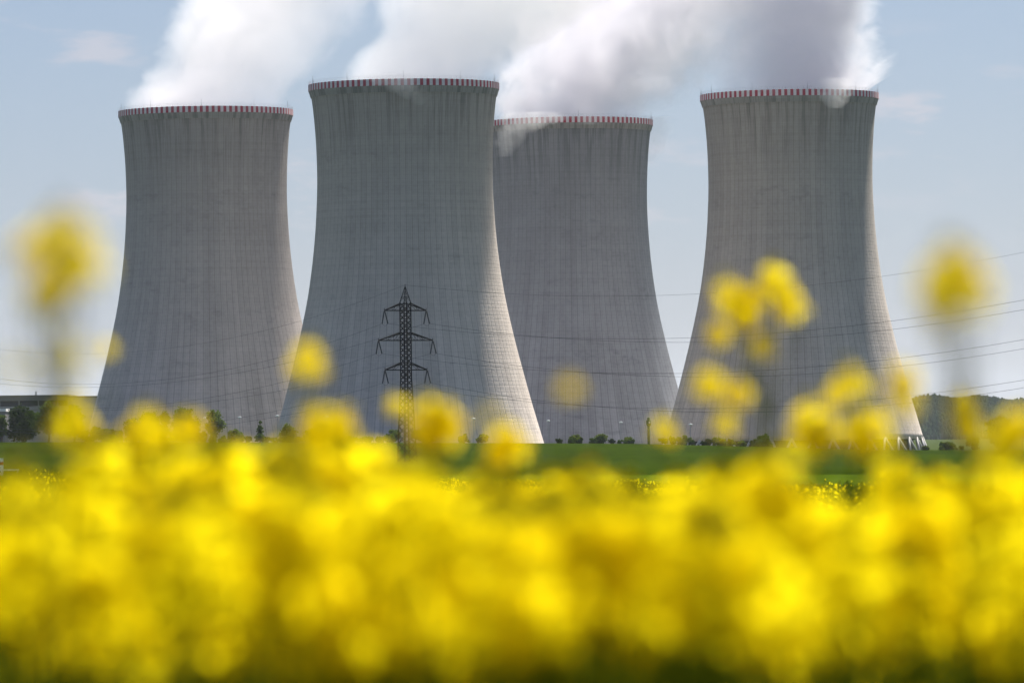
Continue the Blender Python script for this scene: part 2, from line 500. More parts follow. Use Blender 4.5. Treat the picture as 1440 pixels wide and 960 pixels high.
# ------------------------------------------------------------------ steam
def steam(name, tower, edges, yaxis, dens, lab, seed, g=0.35, soft=1.0, noise_amp=1.5, scale=0.05, r_y=1.0, color=(1, 1, 1), grad=(1.0, 1.0), grp='steam plumes above the towers'):
    """edges: (height over the rim, left edge, right edge) in metres from the tower's axis; a lumpy tube of drifting vapour"""
    c = TC[tower]
    zs = np.array([e[0] for e in edges], float); L = np.array([e[1] for e in edges], float); Rr = np.array([e[2] for e in edges], float)
    CX = (L + Rr) / 2; RX = (Rr - L) / 2
    CY = np.array(yaxis, float)
    z0, z1 = zs[0], zs[-1]
    # hull
    nz_, na = 44, 56
    vs = []
    for i in range(nz_):
        z = z0 + (z1 - z0) * i / (nz_ - 1)
        cx, cy, r = np.interp(z, zs, CX), np.interp(z, zs, CY), np.interp(z, zs, RX)
        for k in range(na):
            th = 2 * PI * k / na
            q = Vector((math.cos(th) * 1.6, math.sin(th) * 1.6, z * 0.04)) + Vector((seed * 7.3, 0, 0))
            k_ = 1.0 + 0.16 * mnoise.noise(q) + 0.10 * mnoise.noise(q * 2.7)
            over = 1.0 + 0.36 * min(1, max(0, (z - 1.0) / 7))
            rr = r * k_ * over
            if z < 1.5 and r > 20: rr = min(rr, 30.2)
            vs.append((cx + rr * math.cos(th), cy + rr * r_y * math.sin(th), z))
    fs = []
    for i in range(nz_ - 1):
        for k in range(na):
            k2 = (k + 1) % na
            fs.append((i * na + k, i * na + k2, (i + 1) * na + k2, (i + 1) * na + k))
    mb = MB(); mb.add(vs, fs + [tuple(reversed(range(na))), tuple(range((nz_ - 1) * na, nz_ * na))])
    # material
    t = NT(name + '_vapour')
    co = t.n('ShaderNodeTexCoord').outputs['Object']
    sep = t.n('ShaderNodeSeparateXYZ'); t.l(co, sep.inputs[0])
    X, Y, Z = sep.outputs
    zn = t.math('DIVIDE', t.math('SUBTRACT', Z, float(z0)), float(z1 - z0))

    def curve(vals):
        lo, hi = float(min(vals)) - 1.0, float(max(vals)) + 1.0
        fc = t.n('ShaderNodeFloatCurve'); cu = fc.mapping.curves[0]
        pts = [((z - z0) / (z1 - z0), (v - lo) / (hi - lo)) for z, v in zip(zs, vals)]
        cu.points[0].location = pts[0]; cu.points[1].location = pts[-1]
        for p in pts[1:-1]: cu.points.new(*p)
        fc.mapping.update()
        t.l(zn, fc.inputs['Value'])
        return t.math('ADD', t.math('MULTIPLY', fc.outputs[0], hi - lo), lo)
    cx, cy, rx = curve(CX), curve(CY), curve(RX)
    dx = t.math('SUBTRACT', X, cx); dy = t.math('DIVIDE', t.math('SUBTRACT', Y, cy), r_y)
    rn = t.math('DIVIDE', t.math('SQRT', t.math('ADD', t.math('MULTIPLY', dx, dx), t.math('MULTIPLY', dy, dy))), rx)
    off = t.n('ShaderNodeVectorMath'); off.operation = 'ADD'; off.inputs[1].default_value = (seed * 31.7, seed * 11.1, seed * 5.3)
    t.l(co, off.inputs[0])
    nz = t.n('ShaderNodeTexNoise'); nz.inputs['Scale'].default_value = scale; nz.inputs['Detail'].default_value = 5
    nz.inputs['Roughness'].default_value = 0.6; nz.inputs['Distortion'].default_value = 0.6
    t.l(off.outputs[0], nz.inputs['Vector'])
    e = t.math('MULTIPLY', t.math('SUBTRACT', 1.0, rn), 2.2 / soft)
    dd = t.math('ADD', e, t.math('MULTIPLY', t.math('SUBTRACT', nz.outputs['Fac'], 0.5), noise_amp * 2.7))
    dd = t.math('MULTIPLY', t.math('MINIMUM', t.math('MAXIMUM', dd, 0.0), 1.0), dens)
    gr = t.n('ShaderNodeMapRange'); gr.interpolation_type = 'SMOOTHSTEP'
    gr.inputs['From Min'].default_value = -0.7; gr.inputs['From Max'].default_value = 0.7
    gr.inputs['To Min'].default_value = grad[0]; gr.inputs['To Max'].default_value = grad[1]
    t.l(t.math('DIVIDE', dx, rx), gr.inputs['Value'])
    dd = t.math('MULTIPLY', dd, gr.outputs[0])
    pv = t.n('ShaderNodeVolumePrincipled')
    pv.inputs['Color'].default_value = (*color, 1)
    pv.inputs['Anisotropy'].default_value = g
    pv.inputs['Density Attribute'].default_value = ''
    t.l(dd, pv.inputs['Density'])
    t.l(pv.outputs[0], t.out.inputs['Volume'])
    o = mb.build(name, t.mat)
    o.location = c
    set_tags(o, lab, 'steam', grp)
    return o


steam('steam_plume', 0, [(-3, -29, 29), (0, -29, 30), (6, -28, 33), (12, -24, 39), (20, -18, 47), (30, -17, 54), (42, -14, 62), (70, 0, 82), (110, 30, 122)],
      [0, 0, 3, 8, 16, 28, 45, 80, 120], 0.024, 'white steam plume over the leftmost tower, leaning right', 1, soft=0.5, scale=0.06, color=(0.93, 0.915, 0.935), grad=(1.2, 0.45))  # out-of-view top leans back, shaped to shade the tower's right side
steam('steam_plume', 1, [(-3, -29, 29), (0, -25, 31), (5, -22, 34), (10, -19, 42), (17, -11, 56), (24, -9, 68), (32, -8, 80), (60, 0, 105), (100, 20, 140)],
      [0, 0, 1, 2, 3, 4, 6, 10, 16], 0.022, 'brightest white steam plume over the tower behind the pylon', 2, soft=0.4, scale=0.06, color=(0.988, 0.982, 0.986))
steam('steam_plume', 2, [(-3, -29, 29), (0, -29, 30), (8, -28, 42), (16, -26, 54), (26, -24, 66), (40, -18, 78), (60, -2, 96), (100, 30, 140)],  # unseen upper part drifts right and back, shaped to shade this tower's edge
      [0, 0, 4, 10, 20, 36, 64, 110], 0.05, 'thin mauve grey steam drifting right over the tower with the lowest rim', 3, soft=1.6, g=0.0, scale=0.065, color=(0.90, 0.888, 0.925), r_y=1.4, grad=(1.2, 0.5))  # darkened mauve colour puts the backlit shade into the vapour
steam('steam_plume', 3, [(-3, -29, 29), (0, -28, 30), (6, -29, 31), (14, -31, 30), (24, -34, 30), (34, -36, 32), (60, -38, 38), (100, -40, 50)],
      [0, 0, 1, 3, 6, 10, 20, 36], 0.05, 'steam plume over the right end tower, darker on its right side', 4, g=0.1, scale=0.065, color=(0.955, 0.942, 0.968), r_y=1.2, soft=0.9, grad=(0.4, 1.5))
# vapour spilling over the rims
steam('steam_wisp', 1, [(-9, 4, 8), (-6, -1, 9), (-3, -8, 9), (0, -12, 8), (2, -8, 6)], [-36, -36, -35.5, -35, -34], 0.06, 'small wisp of steam curling down over the rim behind the pylon', 5, soft=1.6, scale=0.16, noise_amp=1.6, r_y=0.45, grp='wisps of steam over the rims')
steam('steam_wisp', 2, [(-15, -29, -22), (-10, -30, -18), (-5, -29, -12), (0, -28, 2), (2, -24, -4)], [-36, -36, -36, -36, -36], 0.06, 'pale wisp drifting down the left shoulder of the bluish tower', 6, soft=1.6, scale=0.13, noise_amp=1.6, r_y=0.4, grp='wisps of steam over the rims')
steam('steam_wisp', 3, [(-7, 12, 18), (-4, 9, 21), (-1, 7, 22), (1.5, 6, 22), (4, 8, 20)], [-36, -36, -35.5, -35, -34], 0.09, 'round puff of steam spilling over the rim of the right end tower', 7, soft=1.2, scale=0.16, noise_amp=1.4, r_y=0.5, grp='wisps of steam over the rims')
steam('steam_wisp', 2, [(-16, 27, 33), (-10, 28, 38), (-4, 29, 41), (2, 30, 42)], [6, 6, 6, 6], 0.035, 'thin grey shred of steam sinking beside the right side of the bluish tower', 8, soft=1.8, scale=0.12, noise_amp=1.6, r_y=1.0, color=(0.96, 0.955, 0.98), grp='wisps of steam over the rims')

# ------------------------------------------------------------------ pylon
PD = 1100.0
SC = F / PD
base = at(572.5, 645, PD)
pyl = empty('lattice_pylon', (base.x, base.y, T(base.x, base.y)), 0)
set_tags(pyl, 'dark steel lattice pylon with three pairs of crossarms in front of the tower', 'pylon')
PZ0 = pyl.location.z
THETA = R(33)
ARM = Vector((math.cos(THETA), math.sin(THETA), 0)); LIN = Vector((math.sin(THETA), -math.cos(THETA), 0))


def zpix(py, px=571.0): return at(px, py, PD).z - PZ0


Ztop, Zpk = zpix(402), zpix(425)
levels = [(zpix(436.5), zpix(426.5), 29.0 / SC / math.cos(THETA)), (zpix(478.5), zpix(467.5), 37.7 / SC / math.cos(THETA)), (zpix(520), zpix(510), 29.3 / SC / math.cos(THETA))]
Zw = zpix(532)


def hwid(z):
    if z >= Zw: return 0.76
    return 0.76 + (1.36 - 0.76) * (Zw - z) / Zw


def corner(sx, sy, z):
    h = hwid(z)
    return ARM * (h * sx) + LIN * (h * sy) + Vector((0, 0, z))


body = MB()
zl = [0.0]
while zl[-1] < Zpk - 0.9:
    zl.append(zl[-1] + max(1.05, hwid(zl[-1]) * 1.35))
zl[-1] = Zpk
for sx, sy in ((-1, -1), (1, -1), (1, 1), (-1, 1)):
    pts = [corner(sx, sy, z) for z in (0, Zw, Zpk)]
    pts[0] = corner(sx, sy, -0.6)
    body.tube(pts, 0.17, 4)
for i in range(len(zl) - 1):
    a, b = zl[i], zl[i + 1]
    for (p, q) in (((-1, -1), (1, -1)), ((1, -1), (1, 1)), ((1, 1), (-1, 1)), ((-1, 1), (-1, -1))):
        body.bar(corner(*p, a), corner(*q, b), 0.066)
        body.bar(corner(*q, a), corner(*p, b), 0.066)
        if i % 3 == 0: body.bar(corner(*p, a), corner(*q, a), 0.045)
body.build('lattice_body', M_STEEL, pyl)
pk = MB()
for p in ((-1, -1), (1, -1), (1, 1), (-1, 1)):
    pk.bar(corner(*p, Zpk), Vector((0, 0, Ztop)), 0.11, 0.08)
for f in (0.35, 0.65):
    cs = [corner(*p, Zpk).lerp(Vector((0, 0, Ztop)), f) for p in ((-1, -1), (1, -1), (1, 1), (-1, 1))]
    for i in range(4):
        pk.bar(cs[i], cs[(i + 1) % 4], 0.04); pk.bar(cs[i], corner(*((1, -1), (1, 1), (-1, 1), (-1, -1))[i], Zpk), 0.035)
pk.bar((0, 0, Ztop - 0.1), (0, 0, Ztop + 0.35), 0.07)
pk.build('peak', M_STEEL, pyl)
dirR = Vector((math.sin(R(38)), -math.cos(R(38)), 0)); dirL = Vector((-math.sin(R(28)), math.cos(R(28)), 0))
ATT = {}
for li, (zb, zu, L) in enumerate(levels):
    for s in (-1, 1):
        arm = MB()
        tip = ARM * (s * L) + Vector((0, 0, zb))
        for sy in (-1, 1):
            lo, hi = corner(s, sy, zb), corner(s, sy, zu)
            arm.bar(lo, tip, 0.14); arm.bar(hi, tip, 0.13)
            for f in ((0.3, 0.62) if li == 1 else (0.5,)):
                arm.bar(lo.lerp(tip, f), hi.lerp(tip, f), 0.035)
                arm.bar(lo.lerp(tip, f), hi.lerp(tip, f - 0.3), 0.04)
        for f in (0.25, 0.5, 0.75):
            arm.bar(corner(s, -1, zb).lerp(tip, f), corner(s, 1, zb).lerp(tip, f), 0.035)
            arm.bar(corner(s, -1, zb).lerp(tip, f), corner(s, 1, zb).lerp(tip, f - 0.25), 0.03)
        arm.bar(tip - Vector((0, 0, 0.18)), tip + Vector((0, 0, 0.45)), 0.075)
        arm.build('crossarm', M_STEEL, pyl)
        ends = []
        for dirv, key in ((dirL, 'L'), (dirR, 'R')):
            ins = MB()
            a = tip + dirv * 0.12 - Vector((0, 0, 0.15)); b = tip + dirv * 1.05 - Vector((0, 0, 2.55))
            n = 13
            pts = [a.lerp(b, i / (2 * n)) for i in range(2 * n + 1)]
            ins.tube(pts, [0.07 if i % 2 == 0 else 0.16 for i in range(2 * n + 1)], 8)
            ins.build('insulator_string', M_INSUL, pyl)
            ATT[(li, s, key)] = b + pyl.location
            ends.append(b)
        jp = MB()
        m = (ends[0] + ends[1]) / 2 - Vector((0, 0, 0.75))
        pts = []
        for i in range(9):
            f = i / 8
            pts.append(ends[0] * (1 - f) ** 2 + m * 2 * f * (1 - f) + ends[1] * f * f)
        jp.tube(pts, 0.03, 5); jp.build('jumper_cable', M_WIRE, pyl)

# overhead wires: sagging spans to the neighbouring pylons out of the picture, from the heights seen in the photo
OBS_R = {'e': [(950, 415), (1240, 388), (1440, 355)],
         (0, -1): [(760, 474), (960, 476), (1240, 451.5), (1440, 422.5)], (0, 1): [(760, 477), (960, 480), (1240, 463), (1440, 436.5)],
         (1, -1): [(760, 521), (960, 525), (1260, 503), (1440, 478)], (1, 1): [(760, 524), (960, 527.5), (1260, 512), (1440, 492.5)],
         (2, -1): [(760, 566), (960, 575), (1290, 554), (1440, 535)], (2, 1): [(760, 568), (960, 577), (1290, 562), (1440, 547.5)]}
OBS_L = {'e': [(500, 427), (140, 497), (0, 491)],
         (0, -1): [(480, 475), (420, 491), (277, 527), (140, 543.5), (0, 531)], (0, 1): [(480, 492), (420, 505), (280, 533), (140, 545), (0, 539)],
         (1, -1): [(480, 513), (420, 528), (277, 561), (140, 577), (0, 566)], (1, 1): [(480, 533), (420, 543), (280, 566), (140, 578), (0, 573)],
         (2, -1): [(480, 556), (420, 569), (277, 596), (140, 608), (0, 600)], (2, 1): [(480, 570), (420, 581), (280, 600), (140, 610), (0, 606)]}
LV = ['upper', 'middle', 'lower']


def wire(A, dirv, obs, span, lab, rad):
    ts, zs = [], []
    for (px, py) in obs:
        # where the vertical plane through A along dirv meets the viewing ray
        p1 = at(px, py, 100.0); o0 = Vector((0, 0, EYE)); rd = p1 - o0
        den = rd.x * dirv.y - rd.y * dirv.x
        k = ((A.x - o0.x) * dirv.y - (A.y - o0.y) * dirv.x) / den
        p = o0 + rd * k
        ts.append((p - A).to_2d().dot(dirv.to_2d()) / span); zs.append(p.z - A.z)
    ts, zs = np.array(ts), np.array(zs)
    b, c = np.linalg.lstsq(np.stack([ts, ts * ts], 1), zs, rcond=None)[0]
    tmax = max(ts) * 1.35
    pts = []
    n = 60
    for i in range(n + 1):
        t = tmax * i / n
        pts.append(A + dirv * (t * span) + Vector((0, 0, b * t + c * t * t)))
    pts = [p - A for p in pts]
    mb = MB(); mb.tube(pts, rad, 5)
    o = mb.build('power_cable', M_WIRE)
    o.location = A
    set_tags(o, lab, 'power cable', 'overhead power cables')


ETOP = Vector((0, 0, Ztop + 0.2)) + pyl.location
wire(ETOP, dirR, OBS_R['e'], 300, 'thin earth wire rising to the right from the tip of the pylon', 0.020)
wire(ETOP, dirL, OBS_L['e'], 300, 'thin earth wire sagging to the left from the tip of the pylon', 0.020)
for li in range(3):
    for s in (-1, 1):
        sd = 'left' if s < 0 else 'right'
        wire(ATT[(li, s, 'R')], dirR, OBS_R[(li, s)], 300, f'cable running to the right from the {sd} end of the {LV[li]} crossarm', 0.026)
        wire(ATT[(li, s, 'L')], dirL, OBS_L[(li, s)], 300, f'cable running to the left from the {sd} end of the {LV[li]} crossarm', 0.026)


# ------------------------------------------------------------------ trees and shrubs
def make_tree(name, px, ybase, ytop, wpx, Y, leaf, lab, cat='tree', seed=0, trunk=0.18, n=None, leafsize=None, grp='trees and shrubs below the towers', tall=False):
    r = np.random.default_rng(1000 + seed)
    b = at(px, ybase, Y)
    z0 = min(b.z, T(b.x, b.y)) if abs(b.z - T(b.x, b.y)) > 0.05 else b.z
    z0 = T(b.x, b.y)
    top = at(px, ytop, Y).z
    H = max(top - z0, 1.0); W = wpx * Y / F
    root = empty(name, (b.x, b.y, z0 - 0.05))
    set_tags(root, lab, cat, grp)
    tm = MB()
    th = H * trunk
    cx = [(0, 0, -0.3), (0.02 * H, 0.01 * H, th), (0.0, 0.0, H * 0.6), (0.02 * H, 0, H * 0.85)]
    tm.tube(cx, [0.028 * H, 0.022 * H, 0.012 * H, 0.004 * H], 7)
    lobes = []
    nl = 12 if cat == 'tree' else 9
    for k in range(nl):
        a = r.uniform(0, 2 * PI); f = r.uniform(0, 1)
        zc = th + (H - th) * (0.18 + 0.66 * f)
        rad_here = W / 2 * (math.sin(PI * min(1, 0.18 + 0.70 * f)) if not tall else 1 - 0.75 * f)
        rr = rad_here * r.uniform(0.25, 0.72)
        sz = min(W, H) * r.uniform(0.17, 0.27)
        lobes.append((rr * math.cos(a), rr * math.sin(a), zc, sz))
        tm.tube([(0, 0, th + (H - th) * 0.25 * f), (rr * 0.5 * math.cos(a), rr * 0.5 * math.sin(a), (th + zc) / 2), (rr * math.cos(a), rr * math.sin(a), zc)], [0.012 * H, 0.008 * H, 0.004 * H], 5)
    lobes.append((0.03 * W, 0, H - 0.16 * min(W, H), 0.17 * min(W, H)))
    tm.build('trunk', M_BARK, root)
    N = n or int(420 + 26 * wpx * (ybase - ytop) ** 0.5)
    ls = leafsize or max(0.26, 0.035 * min(W, H) + 0.10)
    L = np.array(lobes)
    pick = r.choice(len(L), N, p=L[:, 3] ** 2 / (L[:, 3] ** 2).sum())
    d = r.normal(size=(N, 3)); d /= np.linalg.norm(d, axis=1)[:, None]
    # twigs: leaves bunch round the ends of short shoots that stick out of the limbs unevenly
    nt_ = max(24, N // 9)
    tw_l = r.choice(len(L), nt_, p=L[:, 3] ** 2 / (L[:, 3] ** 2).sum())
    tw_d = r.normal(size=(nt_, 3)); tw_d[:, 2] += 0.25; tw_d /= np.linalg.norm(tw_d, axis=1)[:, None]
    tw = L[tw_l, :3] + tw_d * (L[tw_l, 3] * r.uniform(0.35, 1.35, nt_))[:, None]
    ti = r.integers(0, nt_, N)
    P = tw[ti] + r.normal(size=(N, 3)) * 0.042 * min(W, H) * np.array([1, 1, 0.8])
    P[:, 2] = np.where(P[:, 2] < 0.15, r.uniform(0.1, 0.6, N), P[:, 2])
    u = r.normal(size=(N, 3)); u /= np.linalg.norm(u, axis=1)[:, None]
    w = np.cross(u, d + 0.3 * r.normal(size=(N, 3))); w /= np.linalg.norm(w, axis=1)[:, None]
    s = ls * r.uniform(0.5, 1.2, N)[:, None]
    u = u * s; w = w * s * 0.7
    VV = np.stack([P - u, P - w, P + u, P + w], 1).reshape(-1, 3)
    me = np_mesh('crown', VV, np.arange(4 * N).reshape(-1, 4), leaf)
    link_mesh('crown', me, root)
    return root


TD, TM, TL = M_LEAFD, M_LEAFM, M_LEAFL
trees = [  # px, base y, top y, width px, depth, leaf, label, category
    (2, 618, 584, 22, 1560, TM, 'green tree cut off by the left edge of the picture', 'tree'),
    (32, 618, 576, 52, 1560, TD, 'broad very dark tree in front of the long low hall', 'tree'),
    (68, 618, 566, 40, 1575, TM, 'tall olive tree at the right side of the broad dark tree', 'tree'),
    (104, 618, 570, 34, 1580, TM, 'green tree rising behind a round yellow bloom in front of the hall', 'tree'),
    (135, 619, 600, 18, 1560, TM, 'low scrubby tree at the left foot of the leftmost tower', 'tree'),
    (152, 619, 604, 16, 1570, TM, 'small thin shrub just right of the leftmost tower edge', 'shrub'),
    (186, 619, 590, 26, 1575, TM, 'small tree half hidden by yellow blooms, first of the row below the leftmost tower', 'tree'),
    (210, 619, 583, 34, 1580, TM, 'round topped tree second in the row below the leftmost tower', 'tree'),
    (232, 619, 578, 20, 1580, TM, 'narrow upright tree between two rounder ones below the leftmost tower', 'tree'),
    (259, 619, 577, 38, 1585, TM, 'dense wide tree at the right end of the row below the leftmost tower', 'tree'),
    (300, 619, 578, 27, 1590, TL, 'light green round tree standing alone below the leftmost tower', 'tree'),
    (330, 620, 604, 36, 1560, TL, 'low yellow green shrub right of the lone round tree', 'shrub'),
    (366, 620, 592, 10, 1570, TM, 'tiny slim sapling between two low shrubs', 'tree'),
    (402, 620, 600, 34, 1560, TL, 'rounded pale shrub where the two left towers meet', 'shrub'),
    (442, 621, 604, 30, 1560, TL, 'low shrub behind the bright bloom left of the pylon', 'shrub'),
    (488, 622, 613, 16, 1550, TM, 'tiny dark shrub left of the pylon at the field edge', 'shrub'),
    (518, 622, 614, 30, 1555, TM, 'low dark hedge shrub midway to the pylon from the left', 'shrub'),
    (551, 623, 604, 28, 1560, TM, 'round green shrub directly behind the left leg of the pylon', 'shrub'),
    (596, 623, 602, 36, 1560, TM, 'shrub half hidden by the bright bloom right of the pylon', 'shrub'),
    (653, 623, 611, 18, 1550, TM, 'small dark round shrub just left of the lamp mast right of the pylon', 'shrub'),
    (679, 623, 611, 24, 1550, TL, 'small bright shrub just right of the lamp mast right of the pylon', 'shrub'),
    (810, 624, 612, 28, 1560, TL, 'low yellow green shrub under the middle of the bluish tower', 'shrub'),
    (845, 624, 611, 20, 1570, TL, 'small upright shrub right of the yellow green one under the bluish tower', 'shrub'),
    (885, 624, 615, 34, 1570, TL, 'flat low shrub left of the green column', 'shrub'),
    (962, 626, 612, 32, 1570, TL, 'rounded olive shrub right of the green column', 'shrub'),
    (1010, 628, 616, 40, 1570, TL, 'wide flat shrub at the left foot of the right end tower', 'shrub'),
    (1076, 630, 611, 26, 1570, TM, 'dark green shrub under the middle of the right end tower', 'shrub'),
    (1330, 636, 622, 46, 1600, TM, 'low hedge right of the slanting tower legs', 'shrub'),
    (1405, 640, 588, 44, 1450, TD, 'dark conifer like tree standing alone before the hazy hill', 'tree'),
    (1368, 638, 616, 30, 1500, TD, 'low dark shrub left of the lone dark tree', 'shrub'),
]
for i, (px, yb, yt, w, Y, lf, lab, cat) in enumerate(trees):
    make_tree('tree' if cat == 'tree' else 'shrub', px, yb, yt, w, Y, lf, lab, cat, seed=i, trunk=0.16 if cat == 'tree' else 0.05, tall=(px == 1405))


r = np.random.default_rng(5)
HEDGE = list(zip(np.concatenate([np.arange(118, 200, 13), np.arange(205, 480, 12), np.arange(500, 560, 16), np.arange(786, 905, 15), np.arange(930, 1090, 16), np.arange(1306, 1350, 14)]), range(200)))
for px, k in HEDGE:
    yb = 618.5 + (px - 120) * 0.0075 + (6 if px > 1200 else 0)
    tall = r.uniform(7, 15) if px < 300 else r.uniform(5, 11)
    make_tree('shrub', px + r.uniform(-4, 4), yb, yb - tall, r.uniform(14, 26), 1535 + r.uniform(-12, 20), (TL, TM, TM, TD)[int(r.integers(4))], 'low shrub in the uneven hedge along the top of the green field', 'shrub', seed=300 + k, trunk=0.05, grp='low hedge shrubs along the field edge')

# ------------------------------------------------------------------ lamp masts, green column, marker post
def lamp_mast(px, ytop, lab, Y=1700):
    top = at(px, ytop, Y); z0 = T(top.x, top.y)
    r = empty('lamp_mast', (top.x, top.y, z0)); h = top.z - z0
    set_tags(r, lab, 'lamp mast', 'lamp masts inside the plant')
    m = MB(); m.tube([(0, 0, -0.3), (0, 0, h)], [0.13, 0.07], 8); m.build('mast', M_GALV, r)
    m = MB(); m.tube([(-0.55, 0, h + 0.02), (-0.2, 0, h + 0.14), (0.2, 0, h + 0.14), (0.55, 0, h + 0.02)], [0.16, 0.26, 0.26, 0.16], 8); m.build('lamp_head', M_WHITE, r)


for px, yt, lab in [(288, 588, 'thin lamp mast beside the lone round tree'), (337, 587, 'thin lamp mast over the low shrub right of the lone tree'),
                    (390, 585, 'thin lamp mast near where the two left towers meet'), (460, 586, 'lamp mast above the bright bloom left of the pylon'),
                    (666, 589, 'clearly visible lamp mast between two small shrubs right of the pylon'), (771, 592, 'lamp mast at the left side of the bluish tower'),
                    (873, 594, 'lamp mast left of the green column'), (971, 597, 'lamp mast right of the green column')]:
    lamp_mast(px, yt, lab)
top = at(912, 586.5, 1650)
z0 = T(top.x, top.y); h = top.z - z0
gc = empty('green_column', (top.x, top.y, z0))
set_tags(gc, 'dark green round column with a thicker head at the edge of the green field', 'column')
m = MB(); m.lathe([(0.01, -0.3), (0.42, -0.3), (0.40, h - 2.2), (0.01, h - 2.2)], 20); m.build('post', M_GREENP, gc, True)
m = MB(); m.lathe([(0.01, h - 2.6), (0.42, h - 2.6), (0.70, h - 2.1), (0.74, h - 1.3), (0.66, h - 0.8), (0.01, h - 0.75)], 20); m.build('head', M_GREENP, gc, True)
m = MB(); m.lathe([(0.40, h - 0.8), (0.42, h - 0.3), (0.25, h), (0.01, h + 0.02)], 20); m.build('cap', M_GREENP, gc, True)
m = MB(); m.box(0.05, 0.45, -0.80, -0.66, h - 1.75, h - 1.25); m.build('lamp_glass', M_WHITE, gc)

# road side at the left edge of the green field
Y = 300
p = at(2.3, 661, Y)
z0 = T(p.x, p.y)
mp = empty('marker_post', (p.x, p.y, z0)); hz = at(2.3, 644, Y).z - z0
set_tags(mp, 'white marker post with a red reflector at the far edge of the rapeseed', 'marker post')
m = MB(); m.box(-0.08, 0.08, -0.05, 0.05, -0.3, hz - 0.36); m.build('post', M_WHITE, mp)
m = MB(); m.box(-0.085, 0.085, -0.055, 0.055, hz - 0.358, hz - 0.19); m.build('reflector', M_REDP, mp)
m = MB(); m.box(-0.08, 0.08, -0.05, 0.05, hz - 0.188, hz); m.build('post_top', M_WHITE, mp)
a, b = at(-120, 662, Y + 2), at(27, 662, Y + 2)
rl = empty('guide_rail', ((a.x + b.x) / 2, a.y, T((a.x + b.x) / 2, a.y)))
set_tags(rl, 'thin pale rail low above the ground at the far edge of the rapeseed', 'rail')
m = MB(); L = (b.x - a.x) / 2; hh = a.z - rl.location.z
m.box(-L, L, -0.02, 0.02, hh - 0.04, hh + 0.04); m.build('rail', M_WHITE, rl)
for k in range(4):
    x = -L + 0.1 + (2 * L - 0.2) * k / 3
    m = MB(); m.box(x - 0.04, x + 0.04, 0.022, 0.08, -0.6, hh + 0.03); m.build('rail_post', M_GALV, rl)

# ------------------------------------------------------------------ hall behind the left tower
HY = 2300.0
tl = at(-150, 556, HY); br = at(95, 600, HY)
gz = T(tl.x, HY)
hall = empty('industrial_hall', ((tl.x + br.x) / 2, HY, gz))
set_tags(hall, 'long low grey industrial hall with a dark window band behind the leftmost tower', 'building')
w2 = (br.x - tl.x) / 2
zr = tl.z - 1.0 - gz; zf = at(40, 563.3, HY).z - gz; zb = at(40, 571, HY).z - gz
D = 45
m = MB(); m.box(-w2, w2, 0, D, -1, zb); m.build('wall', M_HALL, hall)
m = MB(); m.box(-w2 + 0.3, w2 - 0.3, 0.5, D - 0.5, zb, zf); m.build('window_band', M_DARKGL, hall)
for k in range(24):
    pass
m = MB(); m.box(-w2 - 0.3, w2 + 0.3, -0.6, D + 0.3, zf, zr)
m.box(-w2 - 0.5, w2 + 0.5, -0.8, D + 0.5, zr, zr + 0.5); m.build('roof', M_FASCIA, hall)
vx = at(50, 556, HY).x - hall.location.x
m = MB(); m.box(vx - 0.3, vx + 0.3, 2, 2.7, zr + 0.5, zr + 2.0); m.build('vent', M_GALV, hall)
for k in range(9):
    x = -w2 + (k + 0.5) * 2 * w2 / 9
    m = MB(); m.box(x - 0.25, x + 0.25, 0.2, 0.498, zb, zf); m.build('mullion', M_FASCIA, hall)
al = at(95.5, 556, HY - 3); ar = at(230, 600, HY - 3)
an = empty('plant_block', ((al.x + ar.x) / 2, HY - 3, gz))
set_tags(an, 'plain pale grey flat roofed block joining the hall to the leftmost tower', 'building')
w3 = (ar.x - al.x) / 2; za = at(118, 556.5, HY - 3).z - gz
m = MB(); m.box(-w3, w3, 0, 30, -1, za - 0.6); m.build('wall', M_HALL, an)
m = MB(); m.box(-w3 - 0.2, w3 + 0.2, -0.25, 30.2, za - 0.6, za); m.build('roof', M_FASCIA, an)
sl = at(-60, 576, 2050); sr = at(7.5, 600, 2050); sg = T(sr.x, 2050)
sh = empty('low_shed', ((sl.x + sr.x) / 2, 2050, sg))
set_tags(sh, 'low shed with a white fascia at the left edge of the picture before the hall', 'building')
w4 = (sr.x - sl.x) / 2; zs_ = at(0, 574.5, 2050).z - sg
m = MB(); m.box(-w4, w4, 0, 14, -1, zs_ - 1.0); m.build('wall', M_FASCIA, sh)
m = MB(); m.box(-w4 - 0.3, w4 + 0.3, -0.4, 14.3, zs_ - 1.0, zs_); m.build('roof', M_WHITE, sh)
m = MB(); m.box(-w4 + 3, w4 - 1, -0.08, -0.003, 1.0, zs_ - 3.2); m.build('doorway', M_DARKGL, sh)

# ------------------------------------------------------------------ far wooded hill
hx = np.linspace(-1500, 2600, 120)
ridge = np.interp(hx, [-1500, -600, 200, 420, 470, 520, 560, 900, 1600, 2600], [0, 2, 20, 40, 43.5, 42, 39, 36, 60, 20])
hyy = np.linspace(5200, 8200, 40)
prof_y = np.interp(hyy, [5200, 5600, 6000, 6400, 7200, 8200], [-0.35, 0.28, 0.7, 1.0, 0.6, -0.4])
HZ = T(400, 6000) + 5 + ridge[None, :] * prof_y[:, None] - 6
HX, HYY = np.meshgrid(hx, hyy)
Vh = np.stack([HX, HYY, HZ], -1).reshape(-1, 3)
nr, nc = HX.shape
ii = (np.arange(nr - 1)[:, None] * nc + np.arange(nc - 1)[None, :]).ravel()
t = NT('hill_meadow')
co = t.n('ShaderNodeTexCoord').outputs['Object']
t.principled(t.mix(t.noise(co, 0.01, 4), (0.03, 0.06, 0.015), (0.06, 0.10, 0.025)), 0.95)
